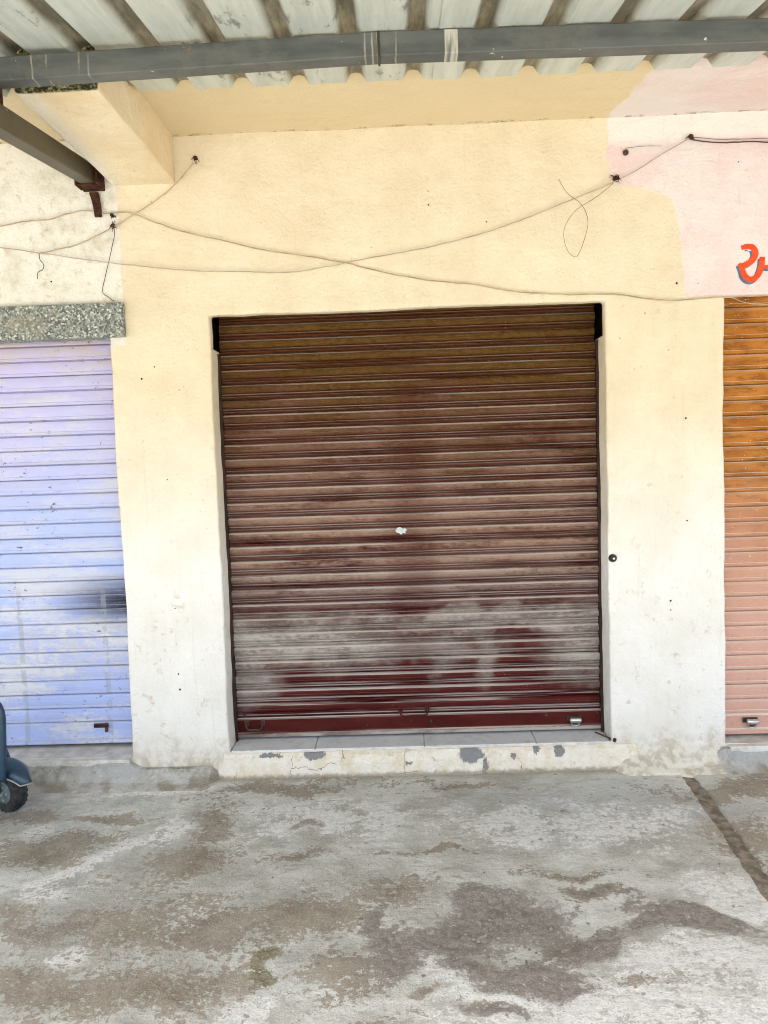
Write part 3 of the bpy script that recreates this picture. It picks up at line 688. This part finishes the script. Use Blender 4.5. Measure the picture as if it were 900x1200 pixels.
def shutter(name, label, x0, x1, y, z0, z1, mat, prof, bar_h, seed):
    rnd = random.Random(seed)
    t = thing(name, label, 'shutter', ((x0 + x1) / 2, y, z0))
    w = x1 - x0; ins = .008 if mat is M['brown'] else 0.0; me = slat_mesh('slat', prof, w - 2 * ins, mat)
    def loc(o, p): o.parent = t; o.location = Vector(p) - t.location
    # bottom rail: flat plate with a folded foot
    q = MB(); pr = [(.008, 0), (-.012, 0), (-.018, .004), (-.018, .022), (-.008, .026), (-.006, .030), (-.006, bar_h - .01), (-.002, bar_h - .004), (.004, bar_h)]
    for x in (0, w):
        for a, b in pr: q.v.append(Vector((x, a, b)))
    for i in range(len(pr) - 1): q.f.append((i, len(pr) + i, len(pr) + i + 1, i + 1))
    q.f += [tuple(range(len(pr))), tuple(range(len(pr), 2 * len(pr)))]
    o = q.build('bottom_rail', mat); loc(o, (x0, y, z0 + .008))
    z = z0 + .008 + bar_h
    while z < z1:
        s = bpy.data.objects.new('slat', me); col.objects.link(s)
        loc(s, (x0 + ins + rnd.uniform(-.002, .002), y + rnd.uniform(-.0015, .0015), z)); s.rotation_euler = (R_(rnd.uniform(-1.3, 1.3)), R_(rnd.uniform(-.05, .05)), 0)
        z += PITCH
    for sx, xx in ((-1, x0), (1, x1)):     # U-shaped guides
        q = MB(); a = xx - sx * .011; b = xx + sx * .02
        lo, hi = min(a, b), max(a, b)
        zt = JAMB_TOP - .012 if mat is M['brown'] else z1; q.box((lo, y - .032, z0 - .004), (hi, y - .027, zt)); q.box((lo, y + .016, z0 - .004), (hi, y + .020, zt))
        e0, e1 = sorted((b, b - sx * .004)); q.box((e0, y - .0265, z0 - .004), (e1, y + .0155, zt))
        o = q.build('guide_rail', M['guide'] if name == 'roller_shutter' and mat is M['brown'] else mat); loc(o, (0, 0, 0))
    return t, loc
def u_handle(loc, t, x, y, z, w, h, mat):
    q = MB(); q.tube(spline([(x - w / 2, y + .004, z), (x - w / 2, y - .02, z + .002), (x - w / 2, y - .026, z - .3 * h), (x - w / 2 + .012, y - .027, z - h), (x, y - .027, z - h), (x + w / 2 - .012, y - .027, z - h), (x + w / 2, y - .026, z - .3 * h), (x + w / 2, y - .02, z + .002), (x + w / 2, y + .004, z)], 4), .0045, 8)
    for s in (-1, 1): q.box((x + s * w / 2 - .011, y - .008, z - .016), (x + s * w / 2 + .011, y - .003, z + .016))
    o = q.build('pull_handle', mat, smooth=False); loc(o, (0, 0, 0)); return o
def padlock(loc, x, y, z, tilt=.0):
    """hasp with a small barrel padlock hanging across it"""
    q = MB(); q.box((x - .045, y - .0075, z - .004), (x + .03, y - .003, z + .022)); q.box((x - .012, y - .02, z - .028), (x + .012, y - .0076, z + .016)); o = q.build('hasp', M['darkmetal'], bevel=.002); loc(o, (0, 0, 0))
    q = MB(); q.lathe([(.004, 0), (.0125, .001), (.0135, .006), (.0135, .050), (.0115, .056), (.004, .057)], (x - .035, y - .030, z + .012 - tilt), (1, -.12, tilt * 4), 20)
    o2 = q.build('padlock', M['steel'], smooth=True, bevel=.001); loc(o2, (0, 0, 0))
    q = MB(); q.tube(spline([(x - .022, y - .03, z + .0), (x - .024, y - .022, z - .018), (x - .004, y - .018, z - .026), (x + .012, y - .022, z - .018), (x + .012, y - .03, z + .0)], 5), .0038, 8)
    o3 = q.build('shackle', M['steel'], smooth=True); loc(o3, (0, 0, 0))
brown, loc_b = shutter('roller_shutter', 'maroon brown roller shutter caked with grey dust between cream pillars', .002, 1.898, REC, .136, 2.62, M['brown'], prof_round, .102, 1)
u_handle(loc_b, brown, .098, REC, .222, .085, .03, M['darkmetal'])
p = onY(485, 835, REC - .02); u_handle(loc_b, brown, p.x, REC, p.z + .01, .14, .022, M['brown'])
padlock(loc_b, 1.762, REC - .012, .196, .004)
q = MB(); pc = onY(470, 622, REC - .012)   # scrap of paper stuck on a slat
ring = [(-.030, .004), (-.018, .016), (-.004, .020), (.006, .012), (.020, .015), (.031, .004), (.022, -.004), (.024, -.014), (.008, -.012), (.0, -.020), (-.010, -.012), (-.024, -.008)]
q.v = [Vector((pc.x + a, REC - .0125 - d, pc.z + b)) for d in (0, .0012) for a, b in ring]; nn_ = len(ring)
q.f = [tuple(range(nn_)), tuple(range(nn_, 2 * nn_))] + [(i, (i + 1) % nn_, nn_ + (i + 1) % nn_, nn_ + i) for i in range(nn_)]
o = q.build('paper_scrap', M['sticker']); loc_b(o, (0, 0, 0))
for px, py in ((287, 838), (505, 845), (640, 838), (700, 835)):   # rivets on the rail
    p = onY(px, py, REC - .006); q = MB(); q.lathe([(.002, -.006), (.006, -.004), (.008, 0)], (p.x, p.y, p.z), (0, 1, 0), 8); o = q.build('rivet', M['darkmetal']); loc_b(o, (0, 0, 0))

lav, loc_l = shutter('roller_shutter', 'lavender blue roller shutter with black scorch mark under terrazzo lintel', -2.41, -.492, REC, .128, 2.5, M['lavender'], prof_flat, .112, 2)
p = onY(120, 850, REC); q = MB(); q.box((p.x - .04, REC - .016, p.z - .008), (p.x + .035, REC - .006, p.z + .014)); q.box((p.x + .02, REC - .022, p.z - .03), (p.x + .036, REC - .0165, p.z + .02)); o = q.build('latch', M['darkmetal'], bevel=.002); loc_l(o, (0, 0, 0))
q = MB(); q.tube(spline([(p.x - .035, REC - .02, p.z + .003), (p.x, REC - .024, p.z + .004), (p.x + .04, REC - .022, p.z + .004)], 4), .006, 8); o = q.build('latch_bolt', M['rust'], smooth=True); loc_l(o, (0, 0, 0))
org, loc_o = shutter('roller_shutter', 'orange roller shutter fading to dusty pink below the painted letter', 2.468, 4.355, .10, .112, 2.6, M['orange'], prof_flat, .105, 3)
p = onY(880, 845, .09); padlock(loc_o, p.x, .088, p.z, .003)

# ------------------------------------------------------------------ canopy of corrugated sheets
SL = .155; ZP = 3.007
can = thing('canopy', 'corrugated grey metal canopy on steel purlins projecting over the forecourt', 'canopy', (0, 0, 0))
RIB0, RP = 1.0, .23
def sheet_z(y): return ZP + SL * (y + 1.03)
def roof_sheet(x0, x1, y_in, y_out, lift, parent, seed=0):
    prof = []; k0 = math.floor((x0 - RIB0) / RP) - 1
    xs = [x0]
    for k in range(k0, k0 + 40):
        c = RIB0 + k * RP
        for dx in (-.044, -.033, -.022, -.012, 0, .012, .022, .033, .044):
            if x0 < c + dx < x1: xs.append(c + dx)
        for dx in (.08, .115, .15):
            if x0 < c + dx < x1: xs.append(c + dx)
    xs.append(x1); xs = sorted(set(round(x, 5) for x in xs))
    def h(x):
        d = abs((x - RIB0 + RP / 2) % RP - RP / 2)
        if d >= .044: return 0.0 + (.0015 if abs(d - .115) < .02 else 0)
        if d > .022: return .031 * (.044 - d) / .022
        return .031 + .005 * math.cos(d / .022 * math.pi / 2)
    ys = lines([(y_out, y_in, .25)]); q = MB(); L = len(xs); ang = math.atan(SL)
    for y in ys:
        for x in xs: q.v.append(Vector((x, (y - y_in) / math.cos(ang), h(x) + .002 * ns(x, y, seed, 3))))
    for j in range(len(ys) - 1):
        for i in range(L - 1): q.f.append((j * L + i, j * L + i + 1, (j + 1) * L + i + 1, (j + 1) * L + i))
    o = link('roof_sheet', q.v, q.f, M['sheet'], parent)
    o.rotation_euler = (ang, 0, 0); o.location = (0, y_in, sheet_z(y_in) + lift)
    s = o.modifiers.new('thickness', 'SOLIDIFY'); s.thickness = .0012; s.offset = 1
    return o
OUT = -3.75
edges = [-4.76, -3.61, -2.46, -1.31, -.455, -.127, 1.075, 2.225, 3.375, 4.525, 5.675, 6.6]
for i in range(len(edges) - 1):
    a, b = edges[i], edges[i + 1]; yin = -.946 if i == 4 else -.535
    roof_sheet(a, b + (.02 if i == 3 else .0 if i == 4 else .07), yin, OUT, .002 + (.004 if i % 2 else 0), can, i)
def purlin(y):
    # two lengths of box section butt-welded in the middle, each sagging a little towards its far end
    z1 = sheet_z(y) - .0015; xj = .87
    for x0, x1, sl in ((-5.0, xj - .0015, .020), (xj + .0015, 6.8, -.010)):
        q = MB(); xs = lines([(x0, x1, .5)])
        for x in xs:
            dz = -min(.07, abs(x - xj) * abs(sl)); q.v += [Vector((x, y - .03, z1 - .080 + dz)), Vector((x, y + .03, z1 - .080 + dz)), Vector((x, y + .03, z1 + dz)), Vector((x, y - .03, z1 + dz))]
        n = len(xs); q.f = [(i * 4 + k, i * 4 + (k + 1) % 4, i * 4 + 4 + (k + 1) % 4, i * 4 + 4 + k) for i in range(n - 1) for k in range(4)] + [(0, 1, 2, 3), tuple(4 * n - 4 + k for k in range(4))]
        q.build('purlin', M['purlin'], can, bevel=.004)
    q = MB(); q.tube([Vector((xj, y - .0305, z1 - .002)), Vector((xj, y - .0305, z1 - .0815)), Vector((xj, y + .0305, z1 - .0815)), Vector((xj, y + .0305, z1 - .002))], .004, 6); q.build('weld_seam', M['rafter'], can)
for y in (-1.03, -2.3, -3.6): purlin(y)
def rafter(x0, x1, name='rafter'):
    # from a wall cleat outward, just under the purlins
    def zc(y): return sheet_z(y) - .209
    a = Vector((x0, -.03, zc(-.03))); b = Vector((x1, -3.66, zc(-3.66)))
    q = MB(); q.bar(a, b, .074, .084); q.build(name, M['rafter'], can, bevel=.006)
    for y in (-1.03, -2.3, -3.6):
        u = (y + .03) / (-3.63); x = x0 + (x1 - x0) * u; q = MB(); q.box((x - .028, y - .035, zc(y) + .035), (x + .028, y + .035, sheet_z(y) - .081)); q.build('cleat', M['rust'], can, bevel=.003)
    # rusty wall cleat with hanging flat bar
    z = zc(-.03); q = MB(); q.box((x0 - .048, -.016, z - .062), (x0 + .056, .01, z + .07)); q.box((x0 + .042, -.10, z - .055), (x0 + .054, -.015, z + .07)); q.box((x0 - .056, -.09, z - .06), (x0 - .044, -.015, z - .01))
    q.box((x0 - .043, -.085, z - .058), (x0 + .0415, -.0165, z - .049))
    q.build('wall_cleat', M['rust'], can, bevel=.004)
    q = MB(); q.v = []; P = [(x0 + .005, z - .07, .045), (x0 + .012, z - .10, .040), (x0 + .018, z - .14, .036), (x0 + .02, z - .185, .032)]
    for x, zz, w in P:
        for sx, y in ((-1, -.02), (1, -.02), (1, -.006), (-1, -.006)): q.v.append(Vector((x + sx * w / 2, y, zz)))
    q.f = [(i * 4 + j, i * 4 + (j + 1) % 4, i * 4 + 4 + (j + 1) % 4, i * 4 + 4 + j) for i in range(3) for j in range(4)] + [(0, 1, 2, 3), (12, 13, 14, 15)]
    q.build('hanging_plate', M['rust'], can, bevel=.002)
    q = MB(); q.box((x1 - .04, -3.70, 0), (x1 + .04, -3.62, zc(-3.66) - .046)); q.box((x1 - .09, -3.75, -.02), (x1 + .09, -3.57, .012)); q.build('post', M['purlin'], can, bevel=.005)
rafter(-.522, -.34)
rafter(4.1, 4.2)

# ------------------------------------------------------------------ cables and hooks on the wall
def cable(name, label, pts, r, mat, y=-.012, wig=.0035, sub=10, group=None):
    P = spline([onY(px, py, y) + Vector((0, (pp[0] if pp else 0), 0)) for px, py, *pp in pts], sub)
    P = [p + Vector((wig * ns(p.x, 1.7, 0, 14), 0, wig * ns(p.x, 5.1, 3, 12) + wig * .6 * ns(p.x, 9.1, 3, 37))) for p in P]
    base = P[0].copy(); q = MB(); q.tube([p - base for p in P], r, 6); o = q.build(name, mat, smooth=True); o.location = base
    return tag(o, label, 'cable', group)
cable('cable', 'long tan cable sagging from the rusty wall cleat to above the orange shutter', [(-420, 292), (-200, 300), (-60, 278), (0, 265), (35, 259), (60, 257), (80, 250), (100, 247), (120, 250), (150, 249), (185, 262), (220, 273), (258, 281), (300, 291), (350, 299), (400, 307), (440, 317), (500, 328), (560, 334), (600, 341), (660, 345), (720, 345), (760, 350), (800, 352), (850, 348), (875, 355), (900, 357), (960, 356), (1100, 345), (1350, 318)], .0027, M['cable'], -.014)
cable('cable', 'pale cable sagging low then rising to the dark knot in the pink wash', [(-420, 270), (-200, 272), (-60, 282), (0, 290), (50, 297), (130, 308), (220, 317), (280, 318), (340, 319), (385, 312), (430, 303), (500, 290), (560, 275), (610, 258), (660, 238), (700, 222), (722, 212), (745, 200), (770, 184), (790, 172), (808, 163)], .0023, M['greycable'], -.022, .003)
cable('cable', 'dark cable running over the pink wash from the upper hook', [(808, 163), (825, 166), (850, 167), (880, 166), (905, 167), (980, 166), (1150, 162), (1350, 146)], .0028, M['blackcable'], -.014, .002)
cable('cable', 'faint upper line above the dark cable on pink wash', [(812, 161), (840, 163), (870, 163), (905, 162), (980, 160), (1150, 156), (1350, 138)], .0014, M['thinwire'], -.010, .002)
cable('cable', 'short tan cable slanting up to the hook beside the bracket', [(45, 297), (70, 292), (100, 283), (125, 270), (135, 264), (165, 247), (188, 231), (205, 216), (218, 202), (230, 188)], .0026, M['cable'], -.020, .004)
cable('wire', 'thin brown wire loop dangling from the knot in pink wash', [(655, 210), (661, 221), (668, 229), (680, 238), (687, 250), (689, 263), (685, 280), (679, 296), (674, 301), (667, 296), (662, 285), (661, 270), (667, 256), (678, 244), (694, 234), (710, 222), (719, 214)], .0012, M['thinwire'], -.030, .001)
cable('wire', 'thin rusty wire hanging from the knot beside the terrazzo lintel', [(133, 262), (134, 275), (131, 290), (127, 308), (123, 325), (120, 342), (127, 348), (134, 353)], .0016, M['rust'], -.012, .004)
cable('wire', 'short frayed wire end hanging above the terrazzo lintel', [(46, 297), (47, 304), (51, 310), (50, 316), (45, 319), (44, 327)], .0018, M['blackcable'], -.014, .003)
cable('wire', 'faint thin line beside the anchor plug on pink wash', [(733, 174), (745, 172), (760, 171), (775, 171)], .0010, M['thinwire'], -.008, .001)
def knot(label, px, py, r, seed):
    rnd = random.Random(seed); p = onY(px, py, 0); q = MB()
    q.lathe([(.003, -.03), (.008, -.029), (.008, -.026), (.004, -.025), (.004, .004)], (0, 0, 0), (0, 1, 0), 8)
    pts = []
    for i in range(16):
        a = i * 1.9; pts.append(Vector((math.cos(a) * r * rnd.uniform(.4, 1), -.008 - .018 * i / 16, math.sin(a) * r * rnd.uniform(.4, 1.1))))
    q.tube(spline(pts, 4), .0024, 5)
    for i in range(5):
        a = rnd.uniform(0, 6.28); e = Vector((math.cos(a), -.2, math.sin(a))) * r * rnd.uniform(1.4, 2.2)
        q.tube([Vector((0, -.015, 0)), e * .6 + Vector((0, -.01, .004)), e], [.002, .0016, .001], 5)
    o = q.build('wall_hook', M['rust']); o.location = p; return tag(o, label, 'hook')
knot('small dark hook knot right of the bracket at the short cable end', 230, 187, .010, 2)
knot('ragged dark wire knot where cream meets pink wash', 721, 211, .016, 3)
knot('dark hook knot on pink wash where pale cable turns dark', 808, 162, .012, 4)
knot('rusty wire knot under the tube cleat on whitewash', 134, 266, .012, 5)
knot('tiny rusty knot just under the tube cleat plate', 133, 254, .008, 6)
q = MB(); q.lathe([(.002, -.010), (.012, -.009), (.014, -.004), (.013, .006)], (0, 0, 0), (0, 1, 0), 12); o = q.build('anchor_plug', M['darkmetal']); o.location = onY(733, 179, -.001); tag(o, 'round dark anchor plug in the pink wash', 'plug')
q = MB(); q.lathe([(.004, -.022), (.013, -.020), (.017, -.013), (.017, -.006), (.020, -.004), (.020, .004)], (0, 0, 0), (0, 1, 0), 20); dk = thing('door_knob', 'round black knob on the cream pillar edge beside the brown shutter', 'knob', onY(718, 654, 0))
o = q.build('knob_body', M['black'], dk, smooth=True); q = MB(); q.lathe([(.0015, -.025), (.005, -.024), (.006, -.021)], (0, 0, 0), (0, 1, 0), 10); q.build('screw', M['steel'], dk)
p = onY(708, 868, .02); q = MB(); q.tube([Vector((-.04, .06, .012)), Vector((-.01, .02, .008)), Vector((.03, -.03, .002))], .0035, 8); q.lathe([(.004, -.004), (.010, -.003), (.010, .005), (.004, .006)], (.032, -.034, .004), (.6, -.8, -.1), 12)
o = q.build('iron_bolt', M['darkmetal']); o.location = (1.885, .03, .138); tag(o, 'loose iron bolt lying at the sill corner beside the brown shutter', 'bolt')

# ------------------------------------------------------------------ small scooter by the lavender shutter
sc = thing('scooter', 'small dark blue scooter with mudguard over black front tyre', 'scooter', (-1.0, -.30, 0))
hd = R_(-27); dx = Vector((math.cos(hd), math.sin(hd), 0)); ax = Vector((-dx.y, dx.x, 0)); WR = .098
sc.location = (-.965, -.315, 0)
wc = Vector((0, 0, WR))
wh = bpy.data.objects.new('front_wheel', None); col.objects.link(wh); wh.parent = sc; wh.location = wc
q = MB(); tp = [(WR * math.cos(a) , 0) for a in (0,)]
prof = [(.052, -.030), (.066, -.036), (.083, -.035), (.093, -.026), (.0965, -.012), (.0965, .012), (.093, .026), (.083, .035), (.066, .036), (.052, .030)]
q.lathe(prof, (0, 0, 0), ax, 36); q.build('tyre', M['rubber'], wh, smooth=True)
q = MB()
for i in range(22):
    a = 2 * math.pi * i / 22
    for s in (-1, 1):
        rd = dx * math.cos(a + s * .07) + Vector((0, 0, math.sin(a + s * .07))); q.bar(rd * .0935 + ax * s * .004, rd * .0875 + ax * s * .031, .012, .010, up=rd)
o = q.build('tread', M['rubber'], wh); o['kind'] = 'stuff'
q = MB(); q.lathe([(.012, -.037), (.05, -.033), (.053, -.026), (.053, .026), (.05, .033), (.012, .037)], (0, 0, 0), ax, 28); q.build('rim', M['rim'], wh, bevel=.002)
q = MB(); q.lathe([(.004, -.048), (.012, -.046), (.014, -.036), (.014, .036), (.012, .046), (.004, .048)], (0, 0, 0), ax, 14); q.build('axle', M['steel'], wh)
for i in range(5):
    a = 2 * math.pi * i / 5; rd = dx * math.cos(a) + Vector((0, 0, math.sin(a))); q = MB(); q.lathe([(.002, -.006), (.005, -.005), (.006, 0)], rd * .032 - ax * .036, ax, 8); q.build('wheel_nut', M['steel'], wh)
# mudguard: flared arc over the wheel, with a worn pale rim
q = MB(); rim = []; A = [R_(a) for a in range(14, 173, 6)]
for i, a in enumerate(A):
    u = i / (len(A) - 1); rr = .132 + (.034 * (1 - u / .3) ** 2 if u < .3 else 0); hw = .062 * min(1, .45 + 2.6 * u) if u < .5 else .062
    rd = dx * math.cos(a) + Vector((0, 0, math.sin(a)))
    row = []
    for k in range(7):
        s = (k - 3) / 3; row.append(wc + Vector((0, 0, .022)) + rd * (rr - .04 * s * s) + ax * hw * s)
    q.v += row; rim.append((row[0], row[-1]))
for i in range(len(A) - 1):
    for k in range(6): q.f.append((i * 7 + k, i * 7 + k + 1, i * 7 + 8 + k, i * 7 + 7 + k))
mg = link('mudguard', q.v, q.f, M['blue'], sc, smooth=True); s = mg.modifiers.new('thickness', 'SOLIDIFY'); s.thickness = .003
q = MB(); loop = [r[0] for r in rim][::-1] + [mg.data.vertices[k].co.copy() for k in range(1, 6)] + [r[1] for r in rim]
q.tube(loop, .0035, 6); q.build('guard_edge', M['bluetrim'], mg, smooth=True)
# steering column, leg shield, footboard, seat, rear wheel (left of the picture)
cp = [onY(px, py, -.41) - sc.location for px, py in ((3, 914), (3, 890), (2.5, 860), (1.5, 838), (-5, 824), (-20, 812), (-40, 805))]
q = MB(); q.tube(spline(cp, 5), .0175, 12); q.build('steering_column', M['blue'], sc, smooth=True)
q = MB(); q.bar(wc + ax * .05, wc + ax * .05 + Vector((-.06, 0, .2)), .014, .02); q.bar(wc - ax * .05, wc - ax * .05 + Vector((-.06, 0, .2)), .014, .02); q.build('fork', M['blue'], sc, bevel=.003)
bx_ = Vector((-1, 0, 0)); q = MB(); sh = [(-.15, .12), (-.16, .3), (-.13, .44), (-.05, .5), (.05, .5), (.13, .44), (.16, .3), (.15, .12)]
q.v = [Vector((-.16 + d - (b - .12) * .12, -.02 + a, b)) for d in (0, .012) for a, b in sh]; q.f = [tuple(range(8)), tuple(range(8, 16))] + [(i, (i + 1) % 8, 8 + (i + 1) % 8, 8 + i) for i in range(8)]
q.build('leg_shield', M['blue'], sc, bevel=.004)
q = MB(); q.box((-.62, -.14, .10), (-.155, .10, .13)); q.build('footboard', M['black'], sc, bevel=.008)
q = MB(); q.box((-.86, -.13, .12), (-.56, .09, .40)); q.build('rear_body', M['blue'], sc, bevel=.04, seg=4)
q = MB(); q.box((-.88, -.12, .401), (-.54, .08, .47)); q.build('seat', M['black'], sc, bevel=.025, seg=4)
q = MB(); q.tube([Vector((-.12, -.04, .52)), Vector((-.14, -.04, .66))], .014, 10); q.tube([Vector((-.15, -.25, .68)), Vector((-.14, -.04, .66)), Vector((-.15, .17, .68))], .012, 10); q.build('handlebar', M['black'], sc)
rw = bpy.data.objects.new('rear_wheel', None); col.objects.link(rw); rw.parent = sc; rw.location = Vector((-.76, -.02, WR))
q = MB(); q.lathe(prof, (0, 0, 0), (0, 1, 0), 32); q.build('tyre', M['rubber'], rw, smooth=True)
q = MB(); q.lathe([(.012, -.037), (.05, -.033), (.053, -.026), (.053, .026), (.05, .033), (.012, .037)], (0, 0, 0), (0, 1, 0), 24); q.build('rim', M['rim'], rw)

# ------------------------------------------------------------------ crumbs of broken concrete on the worn patch
def crumbs(name, n, centre, sx, sy, smin, smax, seed):
    rnd = random.Random(seed); q = MB()
    for i in range(n):
        x = rnd.gauss(centre[0], sx); y = rnd.gauss(centre[1], sy)
        if y > -.1 or abs(x - joint_x(y) - .03) < .05: continue
        s = rnd.uniform(smin, smax) * (rnd.random() ** 1.5 + .35); z = floor_z(x, y)
        base = [(1, 0, 0), (-.5, .85, 0), (-.5, -.85, 0), (.3, .2, .9), (-.4, -.1, .75), (.1, .1, -.7)]
        v = [Vector((x, y, z + s * .3)) + Vector((a * rnd.uniform(.6, 1.2), b * rnd.uniform(.6, 1.2), c * rnd.uniform(.5, .9))) * s for a, b, c in base]
        q.add(v, [(0, 1, 3), (1, 4, 3), (1, 2, 4), (2, 0, 3), (2, 3, 4), (1, 0, 5), (2, 1, 5), (0, 2, 5)])
    o = q.build(name, M['stone']); o['kind'] = 'stuff'; o['label'] = 'crumbs of broken concrete scattered on the worn floor'; o['category'] = 'gravel'; return o
crumbs('gravel', 300, (1.2, -1.34), .16, .09, .002, .009, 5)
crumbs('gravel', 220, (.9, -.9), 1.0, .5, .002, .006, 9)
